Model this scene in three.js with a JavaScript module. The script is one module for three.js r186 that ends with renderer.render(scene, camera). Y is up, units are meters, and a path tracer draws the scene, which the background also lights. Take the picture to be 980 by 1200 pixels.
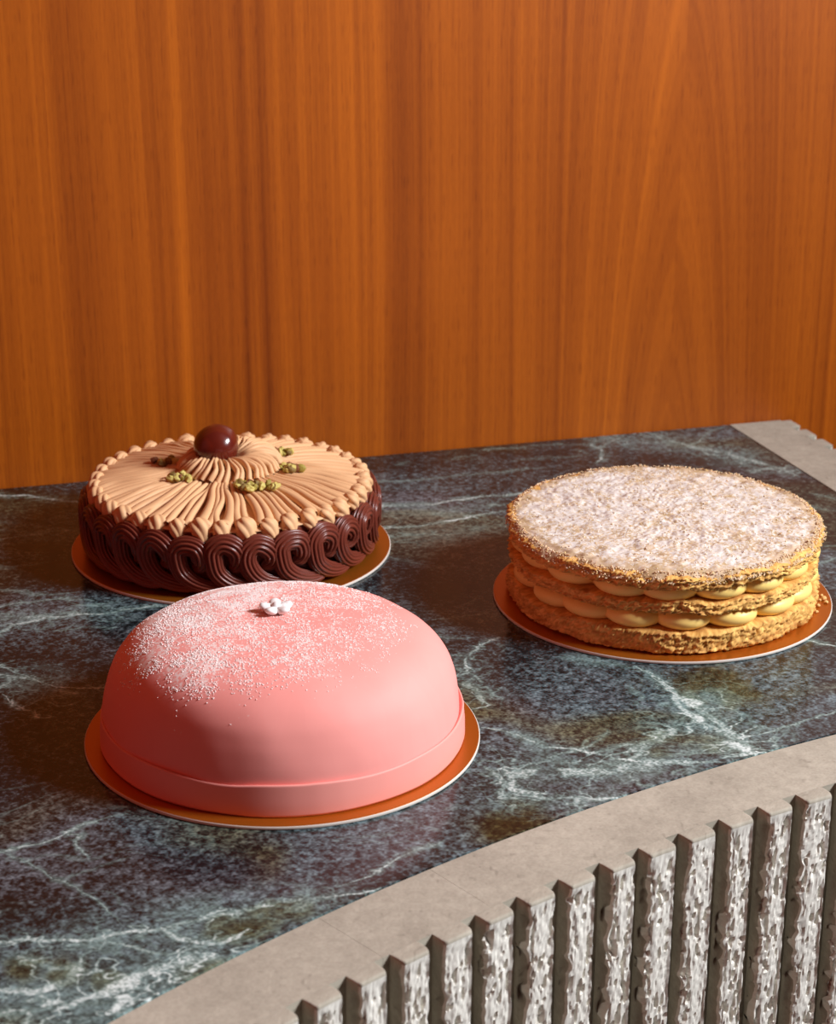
import * as THREE from 'three';
import { RectAreaLightUniformsLib } from 'three/addons/lights/RectAreaLightUniformsLib.js';
import { mergeGeometries } from 'three/addons/utils/BufferGeometryUtils.js';
import { RoundedBoxGeometry } from 'three/addons/geometries/RoundedBoxGeometry.js';

// ---------------------------------------------------------------- camera, light, exposure
const TOP = 1.05;                                   // height of the counter top above the floor
const FOCAL = 2400, PITCH = THREE.MathUtils.degToRad(20.06), ROLL = THREE.MathUtils.degToRad(0.3335), EYE = 0.6494;
const scene = new THREE.Scene();
const camera = new THREE.PerspectiveCamera(2 * Math.atan(600 / FOCAL) * 180 / Math.PI, 980 / 1200, 0.05, 30);
camera.position.set(0, TOP + EYE, 0);
camera.rotation.order = 'YXZ';
camera.rotation.set(-PITCH, 0, ROLL);
camera.focus = 1.5; camera.userData.fStop = 11;
scene.background = new THREE.Color(0.75, 0.85, 1.0);
const renderer = new THREE.WebGLRenderer({ antialias: true });
renderer.toneMapping = THREE.LinearToneMapping;
renderer.toneMappingExposure = 1.0;
renderer.shadowMap.enabled = true;
RectAreaLightUniformsLib.init();

// the back wall runs along T, faces along N; ORG is where the inner corner of the stone border meets it
const T = new THREE.Vector3(0.9586, 0, -0.285).normalize(), N = new THREE.Vector3(-T.z, 0, T.x), ORG = new THREE.Vector3(0.3248, 0, -2.0531);
const TURN = Math.atan2(-T.z, T.x);
const room = (u, y, w) => ORG.clone().addScaledVector(T, u).addScaledVector(N, w).setY(y);
const RIGHT = 1.15, LEFT = -2.5, DEEP = 3.4, HIGH = 3.4;          // the room, along T and N
const WIN = { y: 2.45, w: 1.38, wide: 0.62, high: 0.62 };         // daylight enters by a high window in the right wall
const daylight = new THREE.RectAreaLight(0xf8fbff, 112, WIN.wide, WIN.high);
daylight.name = 'window_daylight';
daylight.position.copy(room(RIGHT - 0.012, WIN.y, WIN.w));
daylight.lookAt(room(RIGHT - 1, WIN.y, WIN.w));
daylight.castShadow = true;
scene.add(daylight);

// ---------------------------------------------------------------- helpers
function rng(seed) { let s = seed | 0; return () => { s = (s + 0x6d2b79f5) | 0; let t = Math.imul(s ^ (s >>> 15), 1 | s); t = (t + Math.imul(t ^ (t >>> 7), 61 | t)) ^ t; return ((t ^ (t >>> 14)) >>> 0) / 4294967296; }; }
const clamp = (x, a = 0, b = 1) => Math.min(b, Math.max(a, x)), mix = (a, b, t) => a + (b - a) * t;
const smooth = (a, b, x) => { const t = clamp((x - a) / (b - a)); return t * t * (3 - 2 * t); };
const hash = (x, y, z) => { let h = Math.imul(x, 374761393) ^ Math.imul(y, 668265263) ^ Math.imul(z, 1442695041); h = Math.imul(h ^ (h >>> 13), 1274126177); return ((h ^ (h >>> 16)) >>> 0) / 4294967296; };
function vn(x, y, z = 0) {                          // value noise, 0 to 1
  const xi = Math.floor(x), yi = Math.floor(y), zi = Math.floor(z);
  let u = x - xi, v = y - yi, w = z - zi; u = u * u * (3 - 2 * u); v = v * v * (3 - 2 * v); w = w * w * (3 - 2 * w);
  const layer = (k) => mix(mix(hash(xi, yi, k), hash(xi + 1, yi, k), u), mix(hash(xi, yi + 1, k), hash(xi + 1, yi + 1, k), u), v);
  return w === 0 ? layer(zi) : mix(layer(zi), layer(zi + 1), w);
}
function fbm(x, y, z = 0, n = 4) { let a = 0.5, s = 0, t = 0; for (let i = 0; i < n; i++) { s += a * vn(x, y, z); t += a; a *= 0.5; x = x * 2.03 + 17.1; y = y * 2.03 + 5.3; z *= 2.03; } return s / t; }
function texture(w, h, fill, wrap = THREE.MirroredRepeatWrapping, srgb = true) {
  const data = new Uint8Array(w * h * 4), c = [0, 0, 0];
  for (let y = 0, o = 0; y < h; y++) for (let x = 0; x < w; x++, o += 4) { fill(x, y, c); data[o] = clamp(c[0], 0, 255); data[o + 1] = clamp(c[1], 0, 255); data[o + 2] = clamp(c[2], 0, 255); data[o + 3] = 255; }
  const t = new THREE.DataTexture(data, w, h);
  if (srgb) t.colorSpace = THREE.SRGBColorSpace;
  t.magFilter = THREE.LinearFilter; t.wrapS = t.wrapT = wrap; t.needsUpdate = true;
  return t;
}
const std = (o) => new THREE.MeshPhysicalMaterial({ roughness: 0.6, ...o });
const lin = (r, g, b) => new THREE.Color().setRGB(r, g, b);
const used = new Map();
function numbered(name) { const n = used.get(name) ?? 0; used.set(name, n + 1); return n ? name + '_' + String(n).padStart(3, '0') : name; }
function add(o, parent) { o.traverse((m) => { if (m.isMesh) { m.castShadow = true; m.receiveShadow = true; } }); parent.add(o); return o; }
function part(name, geometry, material, parent, label) { const m = new THREE.Mesh(geometry, material); m.name = name; if (label) m.userData.label = label; return add(m, parent); }
function thing(name, label, category, pos = [0, 0, 0], group) {
  const g = new THREE.Group(); g.name = numbered(name); g.position.set(...pos); g.userData = { label, category };
  if (group) g.userData.group = group;
  scene.add(g); return g;
}
function tag(o, name, label, category, group) { o.name = numbered(name); o.userData = { label, category }; if (group) o.userData.group = group; return o; }
function structure(name, geometry, material, pos, turn = 0, label, category) {
  const m = new THREE.Mesh(geometry, material); m.name = name; m.position.copy(pos); m.rotation.y = turn; m.userData = { kind: 'structure', label, category };
  return add(m, scene);
}
// photograph pixel (980 x 1200) -> point on the horizontal plane at height h above the counter, or on the back wall
function ray(px, py) {
  const X0 = px - 490, Y0 = py - 600, c = Math.cos(ROLL), s = Math.sin(ROLL), X = c * X0 + s * Y0, Y = -s * X0 + c * Y0, cp = Math.cos(PITCH), sp = Math.sin(PITCH);
  return new THREE.Vector3(X, -sp * FOCAL - cp * Y, -cp * FOCAL + sp * Y);
}
function onTop(px, py, h = 0) { const d = ray(px, py), k = (h - EYE) / d.y; return [d.x * k, d.z * k]; }
function onWall(px, py) { const d = ray(px, py), k = ORG.dot(N) / d.dot(N); return [d.x * k * T.x + d.z * k * T.z - ORG.dot(T), EYE + d.y * k]; }
// closed or open grid of vertices -> geometry
function grid(rows, cols, at, wrapCols = false, color) {
  const pos = [], uv = [], col = [], idx = [], C = wrapCols ? cols : cols + 1;
  for (let i = 0; i <= rows; i++) for (let j = 0; j < C; j++) { const p = at(i / rows, j / cols, i, j); pos.push(p[0], p[1], p[2]); uv.push(j / cols, i / rows); if (color) col.push(...color(p, i / rows, j / cols)); }
  for (let i = 0; i < rows; i++) for (let j = 0; j < cols; j++) { const a = i * C + j, b = i * C + (j + 1) % C, c = a + C, d = b + C; idx.push(a, c, b, b, c, d); }
  const g = new THREE.BufferGeometry();
  g.setAttribute('position', new THREE.Float32BufferAttribute(pos, 3)); g.setAttribute('uv', new THREE.Float32BufferAttribute(uv, 2));
  if (color) g.setAttribute('color', new THREE.Float32BufferAttribute(col, 3));
  g.setIndex(idx); g.computeVertexNormals(); return g;
}
// a tube of varying star-shaped section along a list of points
function sweep(points, n, m, rad, ridge, ref) {
  const curve = new THREE.CatmullRomCurve3(points.map((p) => new THREE.Vector3(...p))), r0 = new THREE.Vector3(...ref);
  const frames = [];
  for (let i = 0; i <= n; i++) { const t = i / n, p = curve.getPoint(t), tan = curve.getTangent(t), b = new THREE.Vector3().crossVectors(tan, r0).normalize(), nn = new THREE.Vector3().crossVectors(b, tan).normalize(); frames.push([p, nn, b]); }
  return grid(n, m, (t, s, i) => {
    const [p, nn, b] = frames[i], f = s * Math.PI * 2, [rn, rb] = rad(t), k = ridge(f, t), x = Math.cos(f) * k * rn, y = Math.sin(f) * k * rb;
    return [p.x + nn.x * x + b.x * y, p.y + nn.y * x + b.y * y, p.z + nn.z * x + b.z * y];
  }, true);
}
const turned = (profile, segs) => new THREE.LatheGeometry(profile.map(([r, h]) => new THREE.Vector2(r, h)), segs);
function spline(pts, n) { const c = new THREE.SplineCurve(pts.map(([r, h]) => new THREE.Vector2(r, h))); return c.getPoints(n).map((p) => [Math.max(0, p.x), p.y]); }

// ---------------------------------------------------------------- wood wall and the room
const WU = 1.25, WV = 1.7, u0 = onWall(490, 300)[0] - WU / 2;
const bands = [[186, 9, -0.17], [200, 5, -0.2], [213, 4, 0.1], [240, 14, -0.08], [286, 4, -0.24], [297, 3, 0.06], [309, 4, -0.22], [558, 5, -0.08], [654, 3.2, -0.26], [668, 8, -0.08], [975, 5, -0.26], [962, 3, -0.12], [30, 10, -0.06], [440, 22, 0.06], [600, 16, -0.05], [740, 8, -0.09], [880, 20, 0.05]]
  .map(([x, w, a]) => [onWall(x, 300)[0], w / 1250, a]);
const arch = onWall(800, 150);
const woodTexture = texture(2048, 1024, (px, py, c) => {
  const u = u0 + px / 2048 * WU, v = TOP + py / 1024 * WV - TOP;
  const d = u - arch[0], drop = Math.max(0, arch[1] + 0.25 - v), hyper = Math.sign(d) * (Math.sqrt(d * d + 0.0014) - 0.10 * drop), k = smooth(0.17, 0.04, Math.abs(d)) * 0.9;
  let f = mix(u, arch[0] + hyper, k) + (fbm(u * 3, v * 0.9, 3, 3) - 0.5) * 0.035 + (fbm(u * 14, v * 1.3, 9, 2) - 0.5) * 0.004;
  let t = 0;
  t += (vn(f * 22, v * 0.25, 1) - 0.5) * 0.24 + (vn(f * 75, v * 0.4, 2) - 0.5) * 0.16 + (vn(f * 240, v * 0.8, 4) - 0.5) * 0.15 + (vn(f * 760, v * 3, 5) - 0.5) * 0.15;
  const fb = u + (fbm(u * 3, v * 0.9, 3, 3) - 0.5) * 0.012;
  for (const [x, w, a] of bands) { const q = (fb - x) / w; if (q > -3 && q < 3) t += a * Math.exp(-q * q) * (0.7 + 0.6 * vn(v * 3, x * 50, 2)); }
  t += (fbm(u * 6, v * 4, 6, 3) - 0.5) * 0.16;
  const pore = vn(u * 1500, v * 55, 7); t -= smooth(0.72, 0.95, pore) * 0.16; t += (vn(u * 1600, v * 220, 8) - 0.5) * 0.08;
  const q = clamp(0.6 + t);
  c[0] = mix(104, 198, q); c[1] = mix(41, 105, q); c[2] = mix(0, 18, q);
});
function plankUV(g, along) {                        // uv in metres of the wall plane, matched to the texture's window
  const p = g.attributes.position, uv = g.attributes.uv;
  for (let i = 0; i < p.count; i++) uv.setXY(i, (along(p.getX(i), p.getZ(i)) - u0) / WU, (p.getY(i) - TOP) / WV);
  return g;
}
const wood = std({ map: woodTexture, roughness: 0.42, specularIntensity: 0.7 });
const darkWood = std({ color: lin(0.045, 0.009, 0.003), roughness: 0.6 }), redFill = std({ color: lin(0.5, 0.035, 0.005), roughness: 0.6 });  // the strong red is chosen to bounce red fill from the unseen left wall
const TH = 0.1, spanU = RIGHT - LEFT;
const shift = (g, x, y, z) => g.translate(x, y, z);
structure('wall_back', plankUV(shift(new THREE.BoxGeometry(spanU + 2 * TH, HIGH, TH), 0, HIGH / 2, 0), (x) => x + (RIGHT + LEFT) / 2), wood, room((RIGHT + LEFT) / 2, 0, -TH / 2), TURN, 'tall orange-brown wood veneer wall behind the three cakes', 'wall');
structure('wall_left', plankUV(shift(new THREE.BoxGeometry(TH, HIGH, DEEP), 0, HIGH / 2, 0), (x, z) => z), redFill, room(LEFT - TH / 2, 0, DEEP / 2), TURN, 'unseen side wall, its red chosen to bounce red fill', 'wall');
structure('wall_front', plankUV(shift(new THREE.BoxGeometry(spanU + 2 * TH, HIGH, TH), 0, HIGH / 2, 0), (x) => x), darkWood, room((RIGHT + LEFT) / 2, 0, DEEP + TH / 2), TURN, 'dark wood wall opposite the counter', 'wall');
{
  const y0 = WIN.y - WIN.high / 2, y1 = WIN.y + WIN.high / 2, w0 = WIN.w - WIN.wide / 2, w1 = WIN.w + WIN.wide / 2, mid = DEEP / 2;
  const b = (ya, yb, wa, wb) => shift(new THREE.BoxGeometry(TH, yb - ya, wb - wa), 0, (ya + yb) / 2, (wa + wb) / 2 - mid);
  const g = mergeGeometries([b(0, y0, 0, DEEP), b(y1, HIGH, 0, DEEP), b(y0, y1, 0, w0), b(y0, y1, w1, DEEP)]);
  structure('wall_right', plankUV(g, (x, z) => z), darkWood, room(RIGHT + TH / 2, 0, mid), TURN, 'dark wood wall with a high square window', 'wall');
  const win = new THREE.Group(); win.name = 'window_1'; win.userData = { kind: 'structure', label: 'high square window in the side wall', category: 'window' };
  win.position.copy(room(RIGHT + 0.06, WIN.y, WIN.w)); win.rotation.y = TURN; scene.add(win);
  const fm = std({ color: lin(0.05, 0.03, 0.02), roughness: 0.5 }), H = WIN.high, W = WIN.wide;
  const bar = (sy, sz, y, z) => shift(new THREE.BoxGeometry(0.05, sy, sz), 0, y, z);
  part('window_frame', mergeGeometries([bar(0.03, W, H / 2 - 0.015, 0), bar(0.03, W, -H / 2 + 0.015, 0), bar(H - 0.06, 0.03, 0, W / 2 - 0.015), bar(H - 0.06, 0.03, 0, -W / 2 + 0.015)]), fm, win);
  part('pane', new THREE.BoxGeometry(0.004, H - 0.06, W - 0.06), std({ color: 0xffffff, transmission: 1, roughness: 0, thickness: 0 }), win);
}
structure('ceiling', new THREE.BoxGeometry(spanU + 2 * TH, TH, DEEP + 2 * TH), std({ color: lin(0.07, 0.018, 0.008), roughness: 0.7 }), room((RIGHT + LEFT) / 2, HIGH + TH / 2, DEEP / 2), TURN, 'dark wood ceiling', 'ceiling');
structure('floor', new THREE.BoxGeometry(spanU + 2 * TH, TH, DEEP + 2 * TH), std({ color: lin(0.04, 0.015, 0.008), roughness: 0.6 }), room((RIGHT + LEFT) / 2, -TH / 2, DEEP / 2), TURN, 'dark brown floor', 'floor');

// ---------------------------------------------------------------- the counter
const CX = 1.0874, CZ = 0.1797, RM = 1.6956, BORDER = 0.072, GROOVE = 0.0125, PITCHLEN = 0.0337;
const E = [0.3253, 0.9456], EO = [0.9456, -0.3253];                // along and outward of the counter's end
let endLen; { const dx = ORG.x - CX, dz = ORG.z - CZ, b = dx * E[0] + dz * E[1], cc = dx * dx + dz * dz - RM * RM; endLen = -b - Math.sqrt(b * b - cc); }
const corner = [ORG.x + E[0] * endLen, ORG.z + E[1] * endLen];
const A1 = Math.atan2(corner[1] - CZ, corner[0] - CX), A0 = THREE.MathUtils.degToRad(-152);
const arc = (r, a) => [CX + r * Math.cos(a), CZ + r * Math.sin(a)];
// where the arc of radius r meets the line parallel to the end at offset o
function meet(r, o) { const px = ORG.x + EO[0] * o, pz = ORG.z + EO[1] * o, dx = px - CX, dz = pz - CZ, b = dx * E[0] + dz * E[1], s = -b - Math.sqrt(b * b - (dx * dx + dz * dz - r * r)); const x = px + E[0] * s, z = pz + E[1] * s; return { a: Math.atan2(z - CZ, x - CX), s, p: [x, z] }; }
const farLeft = room(LEFT + 0.003, 0, 0.002), leftFront = (r) => { const p = arc(r, A0), u = LEFT + 0.003; const q = new THREE.Vector3(p[0], 0, p[1]).sub(ORG); return room(u, 0, q.dot(N)); };
function outline(r, o) {                                           // counter outline at a given offset
  const pts = [], m = meet(r, o), back = [ORG.x + EO[0] * o, ORG.z + EO[1] * o];
  const kb = -(new THREE.Vector3(back[0], 0, back[1]).sub(ORG).dot(N) - 0.002) / (E[0] * N.x + E[1] * N.z);
  pts.push([farLeft.x, farLeft.z], [back[0] + E[0] * kb, back[1] + E[1] * kb], m.p);
  for (let i = 1; i <= 60; i++) pts.push(arc(r, mix(m.a, A0, i / 60)));
  const l = leftFront(r); pts.push([l.x, l.z]);
  return pts;
}
function prism(pts, y0, y1, bevel = 0) {
  const s = new THREE.Shape(pts.map(([x, z]) => new THREE.Vector2(x, -z)));
  const g = new THREE.ExtrudeGeometry(s, { depth: y1 - y0 - 2 * bevel, bevelEnabled: bevel > 0, bevelThickness: bevel, bevelSize: bevel, bevelOffset: -bevel, bevelSegments: 2, curveSegments: 4 });
  g.rotateX(-Math.PI / 2); g.translate(0, y0 + bevel, 0); return g;
}
const counter = thing('bar_counter', 'curved bar counter with dark green marble top and ribbed rough stone front', 'counter', [0, 0, 0]);

// marble: veins traced on the slab (photograph pixels turned into points of the counter top), width in mm, strength
const veins = [
  [[[95, 1124], [82, 1148], [40, 1163], [-10, 1160]], 8, 0.95], [[[155, 1162], [112, 1188], [60, 1205]], 11, 0.95], [[[232, 1128], [182, 1148], [150, 1178]], 11, 0.95], [[[188, 1086], [208, 1100], [250, 1106], [292, 1088]], 5, 0.9], [[[735, 880], [765, 868], [800, 845]], 9, 0.8], [[[590, 900], [600, 925], [640, 930]], 9, 0.9], [[[20, 1120], [60, 1135], [100, 1128]], 5, 0.8],
  [[[790, 812], [830, 848], [884, 886]], 20, 0.87], [[[570, 905], [650, 905], [720, 900], [800, 893]], 20, 0.70], [[[580, 928], [640, 940], [740, 932]], 12, 0.70], [[[10, 1185], [110, 1168], [190, 1140], [260, 1122]], 26, 0.87], [[[60, 1112], [160, 1095], [300, 1070], [420, 1046]], 14, 0.56], [[[545, 765], [545, 800], [565, 825]], 10, 0.63], [[[-10, 790], [40, 802], [90, 812]], 14, 0.63], [[[-10, 728], [60, 722], [160, 714]], 12, 0.63], [[[440, 600], [520, 602], [600, 590]], 12, 0.56], [[[440, 630], [520, 625], [600, 615]], 14, 0.56], [[[690, 515], [760, 516], [850, 530], [900, 545]], 14, 0.70], [[[-10, 620], [50, 628], [100, 622]], 10, 0.49],
  [[[658, 770], [700, 776], [745, 783]], 5, 0.5], [[[745, 781], [770, 795], [790, 812], [806, 835], [822, 846]], 6, 0.9], [[[786, 811], [815, 825], [845, 848], [870, 870], [886, 886]], 9, 0.75], [[[806, 837], [830, 850], [860, 868], [883, 886]], 7, 0.7],
  [[[564, 852], [607, 861], [648, 876], [699, 883], [745, 892], [800, 891], [850, 893]], 3.2, 0.8], [[[806, 837], [782, 860], [752, 882], [725, 898], [700, 912]], 4, 0.7], [[[567, 898], [590, 915], [584, 935], [633, 938]], 5, 0.75], [[[592, 929], [640, 936], [679, 934], [735, 935]], 5, 0.8],
  [[[712, 855], [674, 880], [633, 893], [572, 906]], 3.5, 0.65], [[[600, 880], [660, 900], [720, 905], [780, 893]], 6, 0.35], [[[745, 868], [760, 880], [742, 884]], 5, 0.6],
  [[[584, 747], [552, 764], [548, 788], [530, 794]], 3, 0.8], [[[548, 788], [566, 800]], 3, 0.7], [[[552, 810], [573, 826], [548, 832], [530, 838]], 2.2, 0.7], [[[505, 726], [540, 722], [580, 719]], 1.6, 0.6], [[[500, 742], [520, 748], [550, 747]], 2, 0.5], [[[545, 708], [560, 700]], 2, 0.5],
  [[[-30, 1106], [0, 1104], [76, 1101], [153, 1091], [230, 1078], [286, 1066], [357, 1053], [446, 1040]], 4.5, 0.85], [[[60, 1185], [105, 1168], [138, 1152], [204, 1130], [258, 1120]], 9, 0.95], [[[-20, 1190], [60, 1180], [127, 1174]], 9, 0.6], [[[92, 1124], [117, 1104], [150, 1108], [200, 1118], [240, 1108]], 3.5, 0.7], [[[-10, 1150], [40, 1150], [90, 1126]], 6, 0.35], [[[215, 1105], [250, 1085], [300, 1072]], 4, 0.5],
  [[[-30, 1008], [0, 997], [76, 976], [150, 953]], 1.6, 0.75], [[[0, 997], [61, 1030], [143, 1084]], 1.6, 0.7], [[[61, 1030], [110, 1018], [155, 1004]], 1.4, 0.45], [[[78, 978], [92, 978], [90, 992], [104, 1006]], 2.2, 0.7], [[[520, 985], [500, 992], [459, 1010], [398, 1038]], 1.8, 0.8],
  [[[-20, 772], [0, 780], [33, 793], [67, 805], [98, 806], [130, 807]], 2.2, 0.75], [[[-10, 812], [13, 797], [33, 793]], 2.2, 0.7], [[[13, 800], [33, 808], [52, 811], [60, 806]], 3, 0.55], [[[2, 813], [22, 828], [46, 841], [63, 839]], 2.2, 0.8], [[[48, 818], [69, 828], [95, 821]], 2, 0.6], [[[30, 828], [48, 818], [56, 808]], 1.4, 0.5],
  [[[-20, 746], [0, 741], [13, 732], [43, 727], [87, 720], [160, 713], [220, 708]], 4, 0.75], [[[-10, 714], [0, 711], [22, 706], [65, 702], [110, 704]], 3.2, 0.65], [[[61, 739], [95, 735], [135, 735]], 2.2, 0.6], [[[8, 726], [22, 710]], 1.3, 0.5],
  [[[-40, 579], [0, 580], [33, 580], [60, 585], [96, 588], [140, 590]], 4, 0.8], [[[-10, 613], [25, 612]], 2.5, 0.55], [[[-20, 634], [0, 632], [36, 627], [65, 622], [90, 622]], 2.4, 0.7], [[[-20, 660], [10, 664], [50, 660]], 3, 0.5], [[[0, 690], [40, 697], [90, 694]], 3, 0.5],
  [[[430, 594], [455, 592], [499, 591], [555, 583], [615, 577]], 3.4, 0.85], [[[440, 620], [460, 618], [494, 616], [546, 607], [600, 598]], 3.4, 0.9], [[[425, 568], [476, 563], [521, 559], [586, 553], [640, 548]], 2.6, 0.6], [[[465, 545], [480, 540]], 3, 0.5], [[[560, 529], [600, 525], [660, 521], [700, 518]], 2.8, 0.6], [[[455, 652], [480, 658], [505, 666], [530, 663]], 3, 0.45], [[[470, 636], [520, 630], [570, 622], [600, 628]], 8, 0.35], [[[430, 605], [500, 602], [560, 594]], 2, 0.5],
  [[[690, 520], [704, 526], [697, 543]], 3.4, 0.85], [[[672, 526], [690, 533], [640, 536], [600, 540]], 3, 0.5], [[[732, 509], [716, 517], [704, 526]], 2.6, 0.7], [[[765, 508], [775, 514], [800, 520], [830, 533], [880, 535]], 4.5, 0.7], [[[806, 524], [825, 510], [845, 501]], 3, 0.6], [[[878, 553], [905, 547], [935, 557]], 7, 0.75], [[[950, 578], [975, 584], [1010, 580]], 4, 0.6], [[[940, 592], [985, 600]], 4, 0.5], [[[780, 530], [800, 527], [830, 540]], 4, 0.5],
  [[[857, 866], [890, 860], [919, 851], [985, 829]], 1.8, 0.7], [[[940, 748], [960, 754], [1000, 758]], 2.5, 0.8], [[[963, 640], [985, 640]], 5, 0.4], [[[960, 660], [1000, 650]], 3, 0.5],
  [[[480, 860], [520, 850], [565, 855]], 2.5, 0.6], [[[575, 720], [560, 732]], 1.5, 0.4], [[[100, 1000], [200, 985], [300, 1000]], 1.2, 0.2], [[[520, 540], [560, 533]], 2, 0.4], [[[330, 1085], [300, 1098], [260, 1110]], 2.5, 0.5],
];
const pockets = [[78, 1135, 22], [30, 1135, 20], [125, 1148, 16], [310, 1080, 26], [270, 1092, 22], [350, 1068, 18], [620, 955, 30], [590, 965, 24], [840, 800, 50], [530, 690, 30], [40, 640, 30], [840, 875, 16], [770, 880, 14]].map(([x, y, r]) => [...onTop(x, y), r / 1700]);   // dark olive inclusions
const MS = 1.3, MX = -0.65, MZ = -2.15, MR = 2048;
const marbleTexture = (() => {
  const amount = new Float32Array(MR * MR), near = new Float32Array(MR * MR), rand = rng(11), cell = MS / MR;
  for (const [line, mm, strength] of veins) {
    let p = line.map(([x, y]) => onTop(x, y));
    for (let k = 0; k < 4; k++) { const q = [p[0]]; for (let i = 1; i < p.length; i++) { const a = p[i - 1], b = p[i], L = Math.hypot(b[0] - a[0], b[1] - a[1]), j = (rand() - 0.5) * L * 0.2; q.push([(a[0] + b[0]) / 2 - (b[1] - a[1]) / L * j, (a[1] + b[1]) / 2 + (b[0] - a[0]) / L * j], b); } p = q; }
    const w = mm / 1000, n = p.length - 1;
    for (let i = 0; i < n; i++) {
      const [ax, az] = p[i], [bx, bz] = p[i + 1], dx = bx - ax, dz = bz - az, l2 = dx * dx + dz * dz || 1e-9, m = w * (mm > 9 ? 2.2 : 4);
      const x0 = clamp(Math.floor((Math.min(ax, bx) - m - MX) / cell), 0, MR - 1), x1 = clamp(Math.ceil((Math.max(ax, bx) + m - MX) / cell), 0, MR - 1), y0 = clamp(Math.floor((Math.min(az, bz) - m - MZ) / cell), 0, MR - 1), y1 = clamp(Math.ceil((Math.max(az, bz) + m - MZ) / cell), 0, MR - 1);
      for (let y = y0; y <= y1; y++) for (let x = x0; x <= x1; x++) {
        const X = MX + x * cell, Z = MZ + y * cell, t = clamp(((X - ax) * dx + (Z - az) * dz) / l2), along = (i + t) / n;
        const d = Math.hypot(X - ax - dx * t, Z - az - dz * t), taper = Math.min(1, 4 * along + 0.25, 4 * (1 - along) + 0.25);
        if (d > w * 4) continue;
        const rag = 0.3 + 1.5 * fbm(X * 130, Z * 130, mm, 3), core = smooth(1, 0.2, d / (w * 0.75 * taper * rag + 1e-6)), halo = 0.42 * smooth(1, 0, d / (w * 2 * taper * rag));
        const v = strength * Math.max(core * (mm > 9 ? smooth(0.36, 0.6, fbm(X * 55, Z * 70, 5, 4)) : 0.55 + 0.6 * fbm(X * 60, Z * 60, 5, 2)), halo);
        if (v > amount[y * MR + x]) amount[y * MR + x] = v;
        const nv = strength * smooth(1, 0.1, d / (w * 3.8 * taper)); if (nv > near[y * MR + x]) near[y * MR + x] = nv;
      }
    }
  }
  return texture(MR, MR, (px, py, c) => {
    const x = MX + px * cell, z = MZ + py * cell, back = 0.5 + 0.5 * Math.sin(x * 3.1 + z * 4.7);
    const wx = x + (fbm(x * 9, z * 9, 1, 3) - 0.5) * 0.09, wz = z + (fbm(x * 9, z * 9, 2, 3) - 0.5) * 0.09;
    const body = fbm(wx * 7, wz * 13, 3, 4), grain = vn(x * 760, z * 760, 4), mid = fbm(x * 300, z * 300, 6, 2), olive = smooth(0.5, 0.66, fbm(wx * 5 + 3, wz * 11, 8, 3)) * (0.55 + 0.45 * back), plum = smooth(0.58, 0.7, fbm(wx * 6, wz * 9 + 7, 12, 3));
    let k = 0.36 + (body - 0.5) * 1.2 + (mid - 0.5) * 1.3 + (grain - 0.5) * 0.8; k = clamp(k, 0.02, 1.3);
    let r = mix(14, 94, k), g = mix(20, 112, k), b = mix(22, 118, k);
    r = mix(r, r * 0.95 + 3, olive); g = mix(g, g * 0.8, olive); b = mix(b, b * 0.5, olive);
    r = mix(r, r * 1.05 + 5, plum * 0.35); g = mix(g, g * 0.82, plum * 0.35); b = mix(b, b * 0.85, plum * 0.35);
    for (const [ox, oz, or] of pockets) { const dd = Math.hypot(x - ox, (z - oz) * 0.8) / or; if (dd < 1.6) { const f = smooth(1.35, 0.5, dd + (fbm(x * 60, z * 60, 41, 3) - 0.5) * 1.6) * 0.75; r = mix(r, r * 0.62 + 4, f); g = mix(g, g * 0.52 + 3, f); b = mix(b, b * 0.3, f); } }
    const rv = Math.abs(fbm(wx * 10, wz * 24, 15, 4) - 0.5), thin = smooth(0.016, 0.0, rv) * 0.3 * smooth(0.5, 0.66, fbm(x * 5, z * 8, 21, 2));
    const nr = near[py * MR + px]; let web = 0;
    if (nr > 0.02) { const q = Math.abs(fbm(wx * 34, wz * 46, 31, 4) - 0.5), q2 = Math.abs(fbm(x * 80 + 9, z * 95, 33, 3) - 0.5); web = nr * Math.max(smooth(0.05, 0.0, q) * 0.95, smooth(0.035, 0, q2) * 0.75, smooth(0.52, 0.7, fbm(wx * 40, wz * 50, 35, 3)) * 0.6); }
    const a = clamp(Math.max(amount[py * MR + px], thin, web) * (0.75 + 0.5 * grain)), pale = smooth(0.45, 0.95, a);
    c[0] = mix(r, mix(138, 212, pale), a); c[1] = mix(g, mix(172, 226, pale), a); c[2] = mix(b, mix(164, 224, pale), a);
  });
})();
{
  const g = prism(outline(RM, 0), TOP - 0.03, TOP, 0.0008), p = g.attributes.position, uv = g.attributes.uv;
  for (let i = 0; i < p.count; i++) uv.setXY(i, (p.getX(i) - MX) / MS, (p.getZ(i) - MZ) / MS);
  part('marble_top', g, std({ map: marbleTexture, roughness: 0.17, specularIntensity: 0.8 }), counter, 'polished dark green marble slab with pale veins');
}
const stoneTexture = texture(1024, 1024, (px, py, c) => {
  const x = px / 1024, y = py / 1024, k = (fbm(x * 14, y * 14, 2, 4) - 0.5) * 26 + (vn(x * 420, y * 420, 3) - 0.5) * 14 + (fbm(x * 90, y * 90, 4, 2) - 0.5) * 16 - smooth(0.83, 0.95, vn(x * 150, y * 150, 7)) * 22 * vn(x * 11, y * 11, 5);
  c[0] = 160 + k; c[1] = 152 + k; c[2] = 137 + k * 0.95;
});
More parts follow.
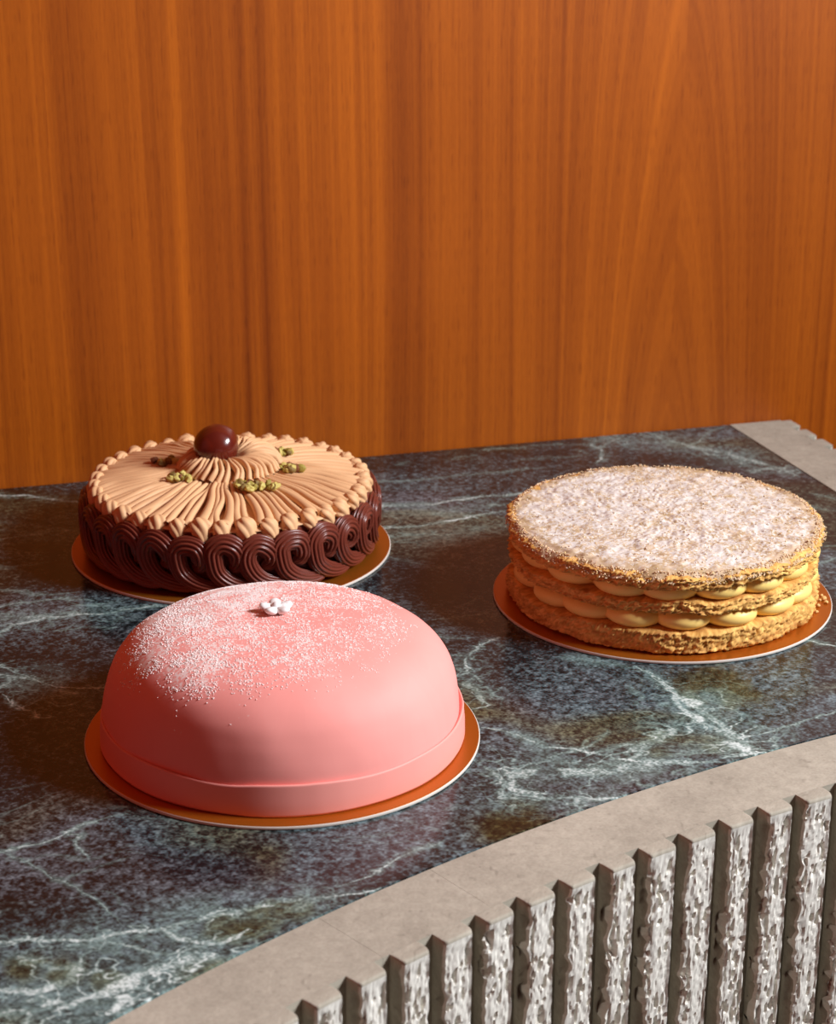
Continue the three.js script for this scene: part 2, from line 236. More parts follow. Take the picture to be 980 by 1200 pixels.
const stone = std({ map: stoneTexture, roughness: 0.85 }), planStone = (g) => { const p = g.attributes.position, n = g.attributes.normal, uv = g.attributes.uv; for (let i = 0; i < p.count; i++) { const up = Math.abs(n.getY(i)) > 0.5; uv.setXY(i, (p.getX(i) + (up ? 0 : p.getZ(i))) / 0.5, (up ? p.getZ(i) : p.getY(i)) / 0.5); } return g; };
const RG = RM - BORDER + GROOVE, OG = BORDER - GROOVE;            // bottom of the grooves
part('stone_body', planStone(prism(outline(RG + 0.001, OG - 0.001), 0.002, TOP - 0.07)), stone, counter, 'beige stone body of the counter');
{ // coping stones between marble and ribs, fine joints between them
  const ang = (px, py) => { const [x, z] = onTop(px, py); return Math.atan2(z - CZ, x - CX); };
  const end = meet(RG, OG), cuts = [A0, ang(436, 1114), ang(566, 1057), end.a], gap = 0.00006;
  for (let i = 0; i < 3; i++) {
    const pts = [], a = cuts[i] + gap, b = cuts[i + 1] - (i < 2 ? gap : 0), last = i === 2;
    for (let k = 0; k <= 40; k++) pts.push(arc(RM - 0.0012, mix(a, last ? meet(RM - 0.0012, 0.0012).a : b, k / 40)));
    for (let k = 40; k >= 0; k--) pts.push(arc(RG, mix(a, b, k / 40)));
    part('coping_stone', planStone(prism(pts, TOP - 0.0695, TOP)), stone, counter);
  }
  const o1 = outline(RG, OG), o0 = outline(RM - 0.0012, 0.0012);
  part('coping_stone', planStone(prism([o0[1], o1[1], o1[2], o0[2]], TOP - 0.0695, TOP)), stone, counter);
}
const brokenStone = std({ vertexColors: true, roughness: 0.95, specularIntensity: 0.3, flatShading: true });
function ribGeometry(seed, wide) {
  const ys = [0, 0, -0.001, -0.0025, -0.0045, -0.0065]; for (let y = -0.0085; y > -0.3; y -= 0.0018) ys.push(y); for (let y = -0.31; y > -TOP + 0.012; y -= 0.012) ys.push(y); ys.push(-TOP + 0.002);
  const cross = [[-0.5, -0.002], [-0.5, 0.3], [-0.5, 0.6], [-0.485, 0.85]]; for (let k = 0; k <= 13; k++) cross.push([-0.44 + 0.88 * k / 13, 1]); cross.push([0.475, 0.93], [0.49, 0.8], [0.5, 0.4], [0.5, -0.002]);
  const D = GROOVE, rows = ys.length - 1, cols = cross.length - 1;
  const hole = (x, y) => smooth(0.6, 0.76, 0.5 * vn(x * 640 + seed, y * 85, seed + 40) + 0.5 * vn(x * 900, y * 190, seed + 41)) * smooth(-0.004, -0.012, y);
  const deep = (x, y) => {                          // how far the face is broken away
    const e = fbm(seed * 5.1, y * 16, seed + 9, 3);
    return 1.6 * hole(x, y) + 0.4 * fbm(x * 450 + seed * 7, y * 80, seed, 3) + 0.3 * vn(x * 1000 + 5, y * 300, seed + 60) + 0.5 * (e - 0.5);
  };
  const g = grid(rows, cols, (t, s, i, j) => {
    const y = ys[i]; let [cx, cz] = cross[j]; const side = cx < 0 ? smooth(0.15, 0.5, -cx) : 0;
    let x = cx * wide, z = cz * D;
    if (cz > 0.5) {
      const rough = smooth(0.001, -0.014, y) * 0.85 + 0.15;
      z -= (deep(x, y) * 0.003 + 0.0012 * side) * rough * (cx > 0.42 ? 0.3 : 1);
      x += (vn(x * 700, y * 260, seed + 3) - 0.5) * 0.0013 * rough + side * ((fbm(seed * 3.3, y * 60, seed + 5, 3) - 0.35) * 0.009 + (vn(seed, y * 420, 2) - 0.5) * 0.0016) * rough;
      if (i === 1) z *= 0.86; if (i === 2) z *= 0.95;
    }
    if (i < 2) z = Math.max(z, 0.0001); if (i === 0) z = 0.0001;
    return [x, y - 0.00005, z];
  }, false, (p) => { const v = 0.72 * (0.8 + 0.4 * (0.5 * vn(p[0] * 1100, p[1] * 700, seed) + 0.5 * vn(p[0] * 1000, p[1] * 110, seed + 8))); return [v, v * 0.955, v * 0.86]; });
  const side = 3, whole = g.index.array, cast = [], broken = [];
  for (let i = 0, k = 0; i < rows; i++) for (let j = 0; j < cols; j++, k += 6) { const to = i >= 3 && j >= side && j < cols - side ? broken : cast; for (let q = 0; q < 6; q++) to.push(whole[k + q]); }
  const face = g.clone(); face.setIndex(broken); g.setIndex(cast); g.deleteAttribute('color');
  const p = g.attributes.position, uv = g.attributes.uv; for (let i = 0; i < p.count; i++) uv.setXY(i, (p.getX(i) + p.getZ(i) + seed * 0.13) / 0.5, (p.getY(i) + p.getZ(i)) / 0.5);
  return [g, face];
}
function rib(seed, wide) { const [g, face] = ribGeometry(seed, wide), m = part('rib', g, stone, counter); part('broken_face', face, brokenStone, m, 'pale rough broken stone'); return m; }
{ // ribs along the curved front, then along the end of the counter
  const stepA = PITCHLEN / RG, wide = 0.0215, phase = THREE.MathUtils.degToRad(-129.24) - stepA * 0.5 * wide / PITCHLEN - 0.0002, end = meet(RM - BORDER, BORDER);
  let seed = 1;
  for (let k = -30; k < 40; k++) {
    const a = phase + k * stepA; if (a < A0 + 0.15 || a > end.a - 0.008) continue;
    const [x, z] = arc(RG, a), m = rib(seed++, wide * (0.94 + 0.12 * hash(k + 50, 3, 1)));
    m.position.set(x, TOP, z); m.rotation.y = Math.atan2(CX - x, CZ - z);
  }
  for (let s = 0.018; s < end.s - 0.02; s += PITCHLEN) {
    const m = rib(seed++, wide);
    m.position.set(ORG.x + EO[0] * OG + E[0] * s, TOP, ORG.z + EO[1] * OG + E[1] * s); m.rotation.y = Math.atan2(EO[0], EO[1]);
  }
  const q = meet(RM - BORDER, BORDER), i = meet(RG, OG), j = arc(RG, q.a - 0.006), l = [ORG.x + EO[0] * OG + E[0] * (q.s - 0.01), ORG.z + EO[1] * OG + E[1] * (q.s - 0.01)];
  part('corner_stone', planStone(prism([i.p, l, [l[0] + EO[0] * GROOVE, l[1] + EO[1] * GROOVE], q.p, arc(RM - BORDER, q.a - 0.006), j], 0.002, TOP, 0.001)), stone, counter);
}

// ---------------------------------------------------------------- cake boards
const gold = std({ color: lin(0.52, 0.16, 0.014), metalness: 0.75, roughness: 0.38 }), card = std({ color: lin(0.62, 0.56, 0.5), roughness: 0.7 });
const BT = 0.003, BR = 0.14;
const spots = { pink: [-0.095, -1.315], flaky: [0.203, -1.579], mocha: [-0.164, -1.687] };
for (const [key, label] of [['pink', 'round gold cake board under the pink domed cake'], ['flaky', 'round gold cake board under the layered custard pastry cake'], ['mocha', 'round gold cake board under the chocolate and mocha cake']]) {
  const b = thing('cake_board', label, 'cake board', [spots[key][0], TOP, spots[key][1]], 'gold cake boards');
  part('foil_top', turned([[0, BT - 0.0006], [0, BT], [BR - 0.0012, BT], [BR - 0.0006, BT - 0.0005]], 160), gold, b, 'gold foil face');
  part('card_edge', turned([[0, 0], [BR - 0.0006, 0], [BR, 0.0006], [BR, BT - 0.001], [BR - 0.0006, BT - 0.0005]], 160), card, b, 'pale grey cardboard edge');
}
const at = (key) => [spots[key][0], TOP + BT, spots[key][1]];

// ---------------------------------------------------------------- pink domed cake
const domeProfile = [[0.1262, 0.0], [0.1264, 0.012], [0.1256, 0.024], [0.1238, 0.0355], [0.1208, 0.047], [0.1155, 0.0588], [0.106, 0.0695], [0.0915, 0.0778], [0.07, 0.0833], [0.044, 0.086], [0.019, 0.0871], [0, 0.0873]];
const dome = spline(domeProfile, 70);
const domeY = (r) => { for (let i = 1; i < dome.length; i++) if (dome[i][0] <= r && dome[i - 1][0] > r && dome[i][1] > 0.02) return mix(dome[i][1], dome[i - 1][1], (r - dome[i][0]) / (dome[i - 1][0] - dome[i][0])); return 0.0873; };
const lump = (x, y, z) => (fbm(x * 16 + 4, y * 16, z * 16 + 9, 2) - 0.5) * 0.0035 + (fbm(x * 40, y * 40 + 3, z * 40, 2) - 0.5) * 0.0009;
{
  const cake = thing('domed_cake', 'smooth pink domed cake dusted with icing sugar', 'cake', at('pink'));
  const DS = 0.27, dustAt = (x, z) => {             // where the sugar fell: over the crown, thickest on one shoulder
    const r = Math.hypot(x, z), side = smooth(0.09, -0.09, x * 0.94 + z * 0.2);
    return smooth(0.119, 0.094, r + (fbm(x * 60, z * 60, 4, 3) - 0.5) * 0.028 + 0.022 * (1 - side)) * mix(0.42, 0.98, side) * (0.55 + 0.9 * (fbm(x * 45, z * 45, 2, 3) - 0.1));
  };
  const map = texture(1536, 1536, (px, py, c) => {
    const x = (px / 1536 - 0.5) * DS, z = (py / 1536 - 0.5) * DS, d = dustAt(x, z), n = vn(x * 1250, z * 1250, 1) * 0.6 + vn(x * 620, z * 620, 2) * 0.55;
    const a = d <= 0 ? 0 : smooth(0.98 - d * 0.62, 1.16 - d * 0.55, n) * 0.85 + d * 0.1, m = (fbm(x * 30, z * 30, 3, 3) - 0.5) * 8;
    c[0] = mix(236 + m * 0.4, 240, a); c[1] = mix(152 + m, 222, a); c[2] = mix(144 + m, 218, a);
  }, THREE.ClampToEdgeWrapping);
  const marzipan = std({ map, roughness: 0.62, specularIntensity: 0.5, sheen: 0.25, sheenColor: lin(1, 0.75, 0.7), sheenRoughness: 0.6 });
  const g = grid(dome.length - 1, 200, (t, s, i) => { const [r, h] = dome[i], a = s * Math.PI * 2, x = Math.sin(a) * r, z = Math.cos(a) * r, k = lump(x, h, z) * smooth(0, 0.03, r) * smooth(0, 0.02, h); return [x * (1 + k / Math.max(r, 0.03)), h + k * 0.6 * smooth(0.05, 0.09, h), z * (1 + k / Math.max(r, 0.03))]; }, true);
  { const p = g.attributes.position, uv = g.attributes.uv; for (let i = 0; i < p.count; i++) uv.setXY(i, p.getX(i) / DS + 0.5, p.getZ(i) / DS + 0.5); }
  g.setIndex(Array.from(g.index.array).map((v, i, a) => a[i - i % 3 + [0, 2, 1][i % 3]])); g.computeVertexNormals();
  part('marzipan_cover', g, marzipan, cake);
  // the strip wrapped round the foot
  const strip = [[0.1255, 0.0006], [0.1284, 0.0004], [0.129, 0.002], [0.1288, 0.012], [0.1279, 0.0196], [0.1281, 0.0212], [0.1276, 0.0224], [0.1266, 0.0222], [0.1248, 0.0205]];
  const bandPink = std({ color: 0xec998f, roughness: 0.55, specularIntensity: 0.6, sheen: 0.25, sheenColor: lin(1, 0.75, 0.7), sheenRoughness: 0.6 });
  const gb = grid(strip.length - 1, 220, (t, s, i) => { const a = s * Math.PI * 2, x = Math.sin(a), z = Math.cos(a), w = (fbm(x * 3 + 2, z * 3, 1, 3) - 0.5), rise = i > 3 ? w * 0.0035 : 0, r = strip[i][0] + w * 0.0014; return [x * r, strip[i][1] + rise, z * r]; }, true);
  gb.setIndex(Array.from(gb.index.array).map((v, i, a) => a[i - i % 3 + [0, 2, 1][i % 3]])); gb.computeVertexNormals();
  part('marzipan_band', gb, bandPink, cake, 'pink strip wrapped round the foot of the dome');
  // loose sugar grains
  const grains = new THREE.InstancedMesh(new THREE.IcosahedronGeometry(0.00045, 0), std({ color: lin(0.88, 0.82, 0.8), roughness: 0.8 }), 9000), rand = rng(5), mt = new THREE.Matrix4();
  let n = 0; for (let k = 0; k < 200000 && n < 9000; k++) {
    const a = rand() * Math.PI * 2, r = Math.sqrt(rand()) * 0.121, x = Math.sin(a) * r, z = Math.cos(a) * r; let d = dustAt(x, z) * smooth(0.2, 0.75, fbm(x * 120, z * 120, 8, 2)); if (r > 0.1) d += 0.006 * smooth(0.05, -0.1, x);
    if (rand() > d * 0.9) continue;
    const y = domeY(r), kk = lump(x, y, z) * smooth(0, 0.03, r), f = 1 + kk / Math.max(r, 0.03); mt.makeScale(0.6 + rand(), 0.5 + rand() * 0.5, 0.6 + rand()).setPosition(x * f, y + kk * 0.6 * smooth(0.05, 0.09, y) + 0.0001, z * f); grains.setMatrixAt(n++, mt);
  }
  grains.count = n; grains.name = 'icing_sugar'; grains.userData = { kind: 'stuff', label: 'loose white icing sugar' }; add(grains, cake);
  // sugar flower on the crown
  const fy = domeY(0.012) + lump(0, 0.0873, 0) * 0, fl = thing('sugar_flower', 'small white sugar flower on the crown of the pink cake', 'flower', [at('pink')[0] - 0.004, TOP + BT + fy - 0.0006, at('pink')[2] - 0.011]);
  const white = std({ color: lin(0.86, 0.84, 0.83), roughness: 0.55 }), petal = new THREE.SphereGeometry(0.0046, 20, 14); { const p = petal.attributes.position; for (let i = 0; i < p.count; i++) { const x = p.getX(i), y = p.getY(i); p.setY(i, y * 0.62 + Math.max(0, x) * 0.35); p.setX(i, x * 1.15); } petal.computeVertexNormals(); }
  for (let k = 0; k < 5; k++) { const m = part('petal', petal, white, fl), a = k / 5 * Math.PI * 2 + 0.5; m.position.set(Math.cos(a) * 0.0068, 0.0034, -Math.sin(a) * 0.0068); m.rotation.y = a; }
  part('flower_centre', new THREE.SphereGeometry(0.0036, 16, 12), white, fl).position.y = 0.0044;
}

// ---------------------------------------------------------------- chocolate and mocha cake
{
  const cake = thing('mocha_cake', 'round chocolate cake with piped brown swirls and pleated mocha cream top', 'cake', at('mocha'));
  const choc = std({ color: lin(0.15, 0.03, 0.017), roughness: 0.32, specularIntensity: 0.9 }), cream = std({ color: lin(0.72, 0.42, 0.215), roughness: 0.55, specularIntensity: 0.5 }), rand = rng(21);
  part('sponge', turned([[0, 0], [0.119, 0], [0.1195, 0.004], [0.1185, 0.052], [0.114, 0.055], [0, 0.056]], 120), choc, cake, 'dark chocolate coated side');
  // swirls piped round the side: a star section following a hook
  const swirls = [0, 1, 2].map((v) => {
    const j = () => (rand() - 0.5) * 0.0022, R = 0.1185;
    const hook = [[0.0015, 0.0235, 0.004], [0.0065, 0.0265, 0.005], [0.0085, 0.0345, 0.0065], [0.004, 0.0425, 0.0075], [-0.004, 0.0455, 0.008], [-0.0105, 0.041, 0.0085], [-0.0115, 0.0315, 0.009], [-0.0075, 0.0205, 0.009], [0.0015, 0.0125, 0.0088], [0.014, 0.0085, 0.008], [0.028, 0.0085, 0.0068], [0.039, 0.011, 0.003]];
    const pts = hook.map(([a, h, o]) => { const th = (a + j()) / R, r = R + o * 0.75; return [Math.sin(th) * r, h + j() * 0.7, Math.cos(th) * r]; });
    return sweep(pts, 60, 98, (t) => { const k = 0.0086 * Math.pow(Math.min(1, t * 6 + 0.12), 0.6) * Math.pow(1 - Math.pow(t, 4), 0.7) + 0.0003; return [k * 0.8, k * 0.98]; }, (f, t) => 0.78 + 0.27 * Math.pow(Math.abs(Math.cos(f * 6.5 + t * 0.8)), 0.75), [0, 0, 1]);
  });
  const NS = 27; for (let k = 0; k < NS; k++) { const m = part('chocolate_swirl', swirls[k % 3], choc, cake); m.rotation.y = (k / NS) * Math.PI * 2 + 0.06 + (rand() - 0.5) * 0.03; m.scale.y = 0.98 + rand() * 0.06; }
  // cream disc, then the pleats fanned over it
  part('cream_disc', turned([[0, 0.0555], [0.1185, 0.0535], [0.12, 0.055], [0.117, 0.0568], [0.07, 0.0635], [0.035, 0.069], [0, 0.07]], 120), cream, cake, 'pale brown mocha cream');
  const pleats = [0, 1, 2, 3, 4].map((v) => {
    const b = () => (rand() - 0.5) * 0.0055, w = [0.0019, 0.0023, 0.0021, 0.0026, 0.002][v];
    const pts = [[0, 0.07, 0.022], [b() * 0.5, 0.07, 0.038], [b(), 0.0682, 0.055], [b(), 0.0661, 0.078], [b(), 0.0621, 0.1], [b() * 0.6, 0.058, 0.117]];
    return sweep(pts, 18, 10, (t) => { const k = mix(0.0012, w * 1.8, t) * Math.pow(Math.min(1, (1 - t) * 14 + 0.3), 0.5); return [0.003 + 0.0008 * t, k]; }, () => 1, [0, 1, 0]);
  });
  const NP = 86; for (let k = 0; k < NP; k++) { const m = part('cream_pleat', pleats[Math.floor(rand() * 5)], cream, cake); m.rotation.y = ((k + (rand() - 0.5) * 0.45) / NP) * Math.PI * 2; m.position.y = (rand() - 0.5) * 0.0022; m.scale.x = 0.85 + rand() * 0.4; }
  // shells round the rim
  const shells = [0, 1, 2].map((v) => grid(26, 42, (t, s) => {
    const f = s * Math.PI * 2, tw = f + t * 1.3 + v, L = 0.0225, body = Math.pow(Math.sin(Math.PI * Math.pow(clamp(t, 0.0001, 0.9999), 0.72)), 0.85), r = 0.0088 * body * (0.82 + 0.22 * Math.abs(Math.cos(tw * 3)));
    const z = -L * 0.55 + L * t, droop = -0.006 * t * t; return [Math.cos(f) * r * 0.98 + (v - 1) * 0.002 * t, Math.sin(f) * r * 0.85 + droop, z];
  }, true));
  const NC = 39; for (let k = 0; k < NC; k++) { const a = (k + 0.3) / NC * Math.PI * 2, m = part('cream_shell', shells[k % 3], cream, cake); m.position.set(Math.sin(a) * 0.1195, 0.0552 + (rand() - 0.5) * 0.0015, Math.cos(a) * 0.1195); m.rotation.order = 'YXZ'; m.rotation.set(0.75 + (rand() - 0.5) * 0.25, a + 0.5 + (rand() - 0.5) * 0.3, 0); m.scale.setScalar(0.9 + rand() * 0.2); }
  // ruffle in the middle: short folds arching over
  const folds = [0, 1, 2].map((v) => { const b = () => (rand() - 0.5) * 0.0045; return sweep([[0, 0.0755, 0.008], [b(), 0.0815, 0.017], [b() + 0.003, 0.0828, 0.027], [b() + 0.008, 0.0785, 0.037], [0.007 + b() * 0.5, 0.0712, 0.0435]], 14, 10, (t) => [0.0034, mix(0.001, 0.0027, t)], () => 1, [0, 1, 0]); });
  part('cream_ring', turned([[0.001, 0.068], [0.04, 0.068], [0.0385, 0.073], [0.031, 0.0782], [0.02, 0.0796], [0.012, 0.0776], [0, 0.075]], 60), cream, cake);
  const NF = 42; for (let k = 0; k < NF; k++) { const m = part('cream_fold', folds[k % 3], cream, cake), a = (k + (rand() - 0.5) * 0.4) / NF * Math.PI * 2; m.rotation.y = a; m.position.y = (rand() - 0.5) * 0.002 + 0.005 * Math.max(0, Math.cos(a - 2.5)); }

  // glossy ball set in the ruffle
  const gb = new THREE.SphereGeometry(0.0205, 48, 32); { const p = gb.attributes.position; for (let i = 0; i < p.count; i++) { const x = p.getX(i), y = p.getY(i), z = p.getZ(i), k = 1 + (fbm(x * 60 + 5, y * 60, z * 60 + 5, 2) - 0.5) * 0.09; p.setXYZ(i, x * k * 1.0 - Math.max(0, x - 0.013) * 0.35, y * k * 0.93, z * k * 0.96); } gb.computeVertexNormals(); }
  const ball = new THREE.Mesh(gb, std({ color: lin(0.11, 0.012, 0.006), roughness: 0.22, clearcoat: 0.5, clearcoatRoughness: 0.15 }));
  tag(ball, 'glazed_ball', 'glossy dark red-brown glazed ball set in the cream ruffle', 'sweet'); ball.position.set(at('mocha')[0] - 0.0105, at('mocha')[1] + 0.0905, at('mocha')[2] + 0.002); add(ball, scene);

  // chopped pistachio
  const nutM = [lin(0.33, 0.26, 0.04), lin(0.55, 0.45, 0.12), lin(0.2, 0.12, 0.025), lin(0.2, 0.06, 0.02)].map((c) => std({ color: c, roughness: 0.7 }));
  const nutG = [1, 2, 3].map((v) => { const g = new THREE.IcosahedronGeometry(0.0026, 1), p = g.attributes.position; for (let i = 0; i < p.count; i++) { const k = 0.75 + 0.6 * vn(p.getX(i) * 700 + v * 9, p.getY(i) * 700, p.getZ(i) * 700); p.setXYZ(i, p.getX(i) * k, p.getY(i) * k * 0.8, p.getZ(i) * k * 1.2); } g.computeVertexNormals(); return g; });
  const clumps = [[288, 570, 20, 0.009, 0.0735, 'largest clump of chopped pistachio, against the front of the cream ruffle'], [315, 570, 7, 0.005, 0.073, 'few chopped pistachio bits on the pleats beside the largest clump'], [341, 549, 14, 0.0075, 0.0735, 'chopped pistachio clump on the pleats beside the ruffle, away from the glazed ball'], [331, 530, 13, 0.008, 0.0735, 'chopped pistachio clump behind the cream ruffle'], [213, 560, 15, 0.0085, 0.0728, 'chopped pistachio clump in the shade of the glazed ball'], [193, 541, 14, 0.0095, 0.0722, 'shaded chopped pistachio clump towards the cake rim behind the glazed ball']];
  for (const [px, py, n, spread, h, label] of clumps) {
    const [x, z] = onTop(px, py, BT + h), g = thing('pistachio_clump', label, 'nuts', [x, TOP + BT + h, z], 'chopped pistachio on the mocha cake');
    for (let k = 0; k < n; k++) { const m = part('nut_piece', nutG[k % 3], nutM[Math.floor(rand() * 3.4)], g), a = rand() * 6.28, r = Math.sqrt(rand()) * spread; m.position.set(Math.cos(a) * r * 1.2, 0.0005 + rand() * 0.0022 * (1 - r / spread), Math.sin(a) * r); m.rotation.set(rand() * 6, rand() * 6, rand() * 6); m.scale.setScalar(0.7 + rand() * 0.7); }
  }
}

// ---------------------------------------------------------------- layered pastry cake
{
  const cake = thing('layered_pastry_cake', 'round cake of three flaky pastry layers with piped custard between, sugared on top', 'cake', at('flaky'));
  const crust = std({ vertexColors: true, roughness: 0.8 }), rand = rng(77);
  const tone = (x, y, z, s) => { const n = fbm(x * 150, y * 420, z * 150 + s, 3), m = fbm(x * 600, y * 900, z * 600 + s, 2), d = smooth(0.55, 0.75, fbm(x * 70 + s, y * 500, z * 70, 3)); const k = clamp(0.52 + (n - 0.5) * 1.6 + (m - 0.5) * 1.5); return [mix(mix(0.5, 0.88, k), 0.34, d * 0.7), mix(mix(0.24, 0.52, k), 0.12, d * 0.7), mix(mix(0.045, 0.15, k), 0.018, d * 0.7)]; };
  function layer(R, y0, y1, seed, sag = 0, wave = 0.0032) {
    const prof = [[0, 1], [R * 0.6, 1], [R * 0.85, 1], [R * 0.93, 1], [R * 0.965, 1], [R * 0.985, 0.98]];
    for (let k = 1; k <= 12; k++) prof.push([R, 1 - k / 13]);
    prof.push([R * 0.98, 0.02], [R * 0.95, 0], [R * 0.88, 0], [R * 0.6, 0], [0, 0]);
    return grid(prof.length - 1, 640, (t, s, i) => {
      const a = s * Math.PI * 2, sx = Math.sin(a), cz = Math.cos(a), [r, k] = prof[i], y = mix(y0, y1, k), rim = smooth(R * 0.86, R, r);
      const big = (fbm(sx * 4 + seed, cz * 4, seed, 3) - 0.5) * wave * 2, flake = (fbm(sx * 30, cz * 30, y * 700 + seed * 3, 3) - 0.5) * 0.0058, fine = (vn(sx * 170, cz * 170, y * 1400) - 0.5) * 0.0042;
      const rr = r + rim * (big + flake + fine - 0.001), dy = rim * ((fbm(sx * 5 + seed * 2, cz * 5, 4, 3) - 0.5) * 0.005 + (fbm(sx * 24, cz * 24, seed + 6 + k * 2, 2) - 0.5) * 0.0028 - sag * smooth(0.2, 0.9, cz * 0.8 - sx * 0.2));
      return [sx * rr, y + dy * (y0 < 0.004 && k < 0.1 ? 0 : 1), cz * rr];
    }, true, (p) => tone(p[0], p[1], p[2], seed));
  }
  const flip = (g) => { g.setIndex(Array.from(g.index.array).map((v, i, a) => a[i - i % 3 + [0, 2, 1][i % 3]])); g.computeVertexNormals(); return g; };
  part('pastry_layer', layer(0.128, 0.0004, 0.0185, 1), crust, cake);
  part('pastry_layer', layer(0.1275, 0.0328, 0.0428, 2), crust, cake);
  part('pastry_layer', layer(0.1295, 0.0562, 0.0668, 3, 0.003), crust, cake);
  // custard: a filled disc and dollops showing round the edge
  const custard = std({ color: lin(0.93, 0.65, 0.2), roughness: 0.42, specularIntensity: 0.6 });
  for (const [y0, y1, turn, n, dy] of [[0.018, 0.0335, 0.04, 18, 0.0], [0.0422, 0.057, 0.26, 18, 0.0]]) {
    part('custard_filling', turned([[0, y0], [0.11, y0], [0.1145, (y0 + y1) / 2], [0.11, y1], [0, y1]], 90), custard, cake, 'pale yellow custard');
    for (let k = 0; k < n; k++) {
      const a = turn + (k + (rand() - 0.5) * 0.25) / n * Math.PI * 2, g = new THREE.SphereGeometry(1, 26, 18), w = 0.023 + rand() * 0.003, p = g.attributes.position;
      for (let i = 0; i < p.count; i++) { const x = p.getX(i), y = p.getY(i), z = p.getZ(i); p.setXYZ(i, x * w, Math.sign(y) * Math.pow(Math.abs(y), 0.9) * 0.0098, z * 0.021); }
      g.computeVertexNormals();
      const m = part('custard_dollop', g, custard, cake), r = 0.1052 + rand() * 0.002; m.position.set(Math.sin(a) * r, (y0 + y1) / 2 - 0.0006, Math.cos(a) * r); m.rotation.y = a;
    }
  }
  // the sugared crumb crust on top
  const SS = 0.29, bumps = (x, z) => fbm(x * 110, z * 110, 3, 3) * 0.0034 + vn(x * 480, z * 480, 4) * 0.0011;
  const map = texture(1536, 1536, (px, py, c) => {
    const x = (px / 1536 - 0.5) * SS, z = (py / 1536 - 0.5) * SS, r = Math.hypot(x, z), edge = smooth(0.131, 0.108, r + (fbm(x * 40, z * 40, 6, 3) - 0.5) * 0.03);
    const n = vn(x * 620, z * 620, 4) * 0.42 + vn(x * 1300, z * 1300, 9) * 0.42 + fbm(x * 90, z * 90, 7, 3) * 0.5, patch = fbm(x * 22, z * 22, 11, 3);
    const a = clamp(smooth(0.86 - 0.42 * edge - (patch - 0.5) * 0.35, 1.12 - 0.36 * edge, n) * (0.35 + 0.65 * edge)), k = clamp(0.5 + (fbm(x * 200, z * 200, 2, 3) - 0.5) * 2);
    c[0] = mix(mix(172, 208, k), 216, a); c[1] = mix(mix(142, 184, k), 209, a); c[2] = mix(mix(102, 158, k), 203, a);
  }, THREE.ClampToEdgeWrapping);
  const top = grid(100, 420, (t, s) => {
    const a = s * Math.PI * 2, R = 0.1292 + (fbm(Math.sin(a) * 4 + 3, Math.cos(a) * 4, 3, 3) - 0.5) * 0.0064 + (fbm(Math.sin(a) * 22, Math.cos(a) * 22, 8, 3) - 0.5) * 0.004, cz = Math.cos(a), sx = Math.sin(a), q = 1 - Math.pow(1 - t, 1.15), r = R * q;
    const x = sx * r, z = cz * r, rim = smooth(0.86, 1, q), over = Math.max(0, (q - 0.94) / 0.06), sag = 0.0035 * smooth(0.2, 0.9, cz * 0.8 - sx * 0.2);
    return [x, 0.0658 + bumps(x, z) - rim * sag - over * over * 0.0045 + 0.0022 * (1 - q * q), z];
  }, true);
  { const p = top.attributes.position, uv = top.attributes.uv; for (let i = 0; i < p.count; i++) uv.setXY(i, p.getX(i) / SS + 0.5, p.getZ(i) / SS + 0.5); }
  part('crumb_crust', top, std({ map, roughness: 0.9 }), cake, 'golden crumb crust white with icing sugar');
  const flakeG = new THREE.TetrahedronGeometry(0.0009, 1), loose = new THREE.InstancedMesh(flakeG, std({ color: lin(1, 1, 1), roughness: 0.85 }), 2600), mt = new THREE.Matrix4(), q = new THREE.Quaternion(), e = new THREE.Euler(), cc = new THREE.Color();
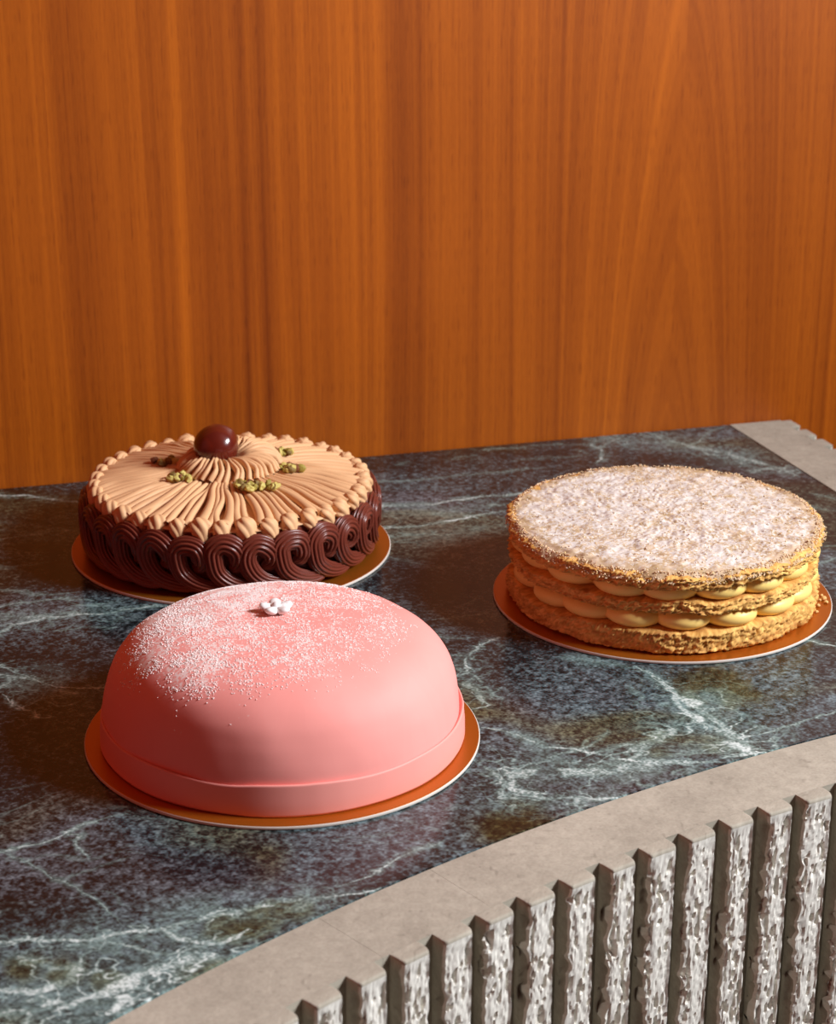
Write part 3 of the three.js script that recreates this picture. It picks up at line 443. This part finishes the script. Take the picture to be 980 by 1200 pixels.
  for (let k = 0; k < 2600; k++) {
    const a = rand() * 6.2832, onRim = k % 6, r = onRim ? 0.122 + rand() * 0.009 : Math.sqrt(rand()) * 0.126, x = Math.sin(a) * r, z = Math.cos(a) * r, sag = 0.0035 * smooth(0.2, 0.9, Math.cos(a) * 0.8 - Math.sin(a) * 0.2) * smooth(0.111, 0.129, r);
    e.set(rand() * 6, rand() * 6, rand() * 6); mt.compose(new THREE.Vector3(x, 0.0664 + bumps(x, z) - sag - (r > 0.125 ? (r - 0.125) * 0.9 : 0) + 0.0022 * (1 - r * r / 0.0167), z), q.setFromEuler(e), new THREE.Vector3(0.4 + rand() * 0.8, 0.3 + rand() * 0.4, 0.4 + rand() * 0.8)); loose.setMatrixAt(k, mt);
    const w = onRim ? 0.4 * rand() : rand(); loose.setColorAt(k, cc.setRGB(mix(0.82, 0.88, w) - 0.1 * rand() * (1 - w), mix(0.56, 0.82, w) - 0.1 * rand() * (1 - w), mix(0.24, 0.76, w)));
  }
  loose.name = 'crumbs'; loose.userData = { kind: 'stuff', label: 'loose golden crumbs' }; add(loose, cake);
  // crumbs fallen on the board
  const crumbM = std({ color: lin(0.72, 0.45, 0.17), roughness: 0.85 }), crumbG = [1, 2].map((v) => { const g = new THREE.IcosahedronGeometry(0.0017, 1), p = g.attributes.position; for (let i = 0; i < p.count; i++) { const k = 0.7 + 0.7 * vn(p.getX(i) * 800 + v * 9, p.getY(i) * 800, p.getZ(i) * 800); p.setXYZ(i, p.getX(i) * k, p.getY(i) * k * 0.7, p.getZ(i) * k); } g.computeVertexNormals(); g.computeBoundingBox(); g.translate(0, -g.boundingBox.min.y, 0); return g; });
  for (const [px, py] of [[952, 703], [957, 700], [961, 704], [955, 707], [963, 699], [966, 703], [959, 711], [950, 709], [957, 718], [968, 707]]) {
    const [x, z] = onTop(px, py, BT), m = new THREE.Mesh(crumbG[Math.floor(rand() * 2)], crumbM); tag(m, 'pastry_crumb', 'golden pastry crumb fallen on the gold board beside the layered pastry cake', 'crumb', 'crumbs fallen on the board');
    m.position.set(x, TOP + BT, z); m.rotation.y = rand() * 6; m.scale.setScalar(0.7 + rand() * 0.8); add(m, scene);
  }
}

renderer.render(scene, camera);
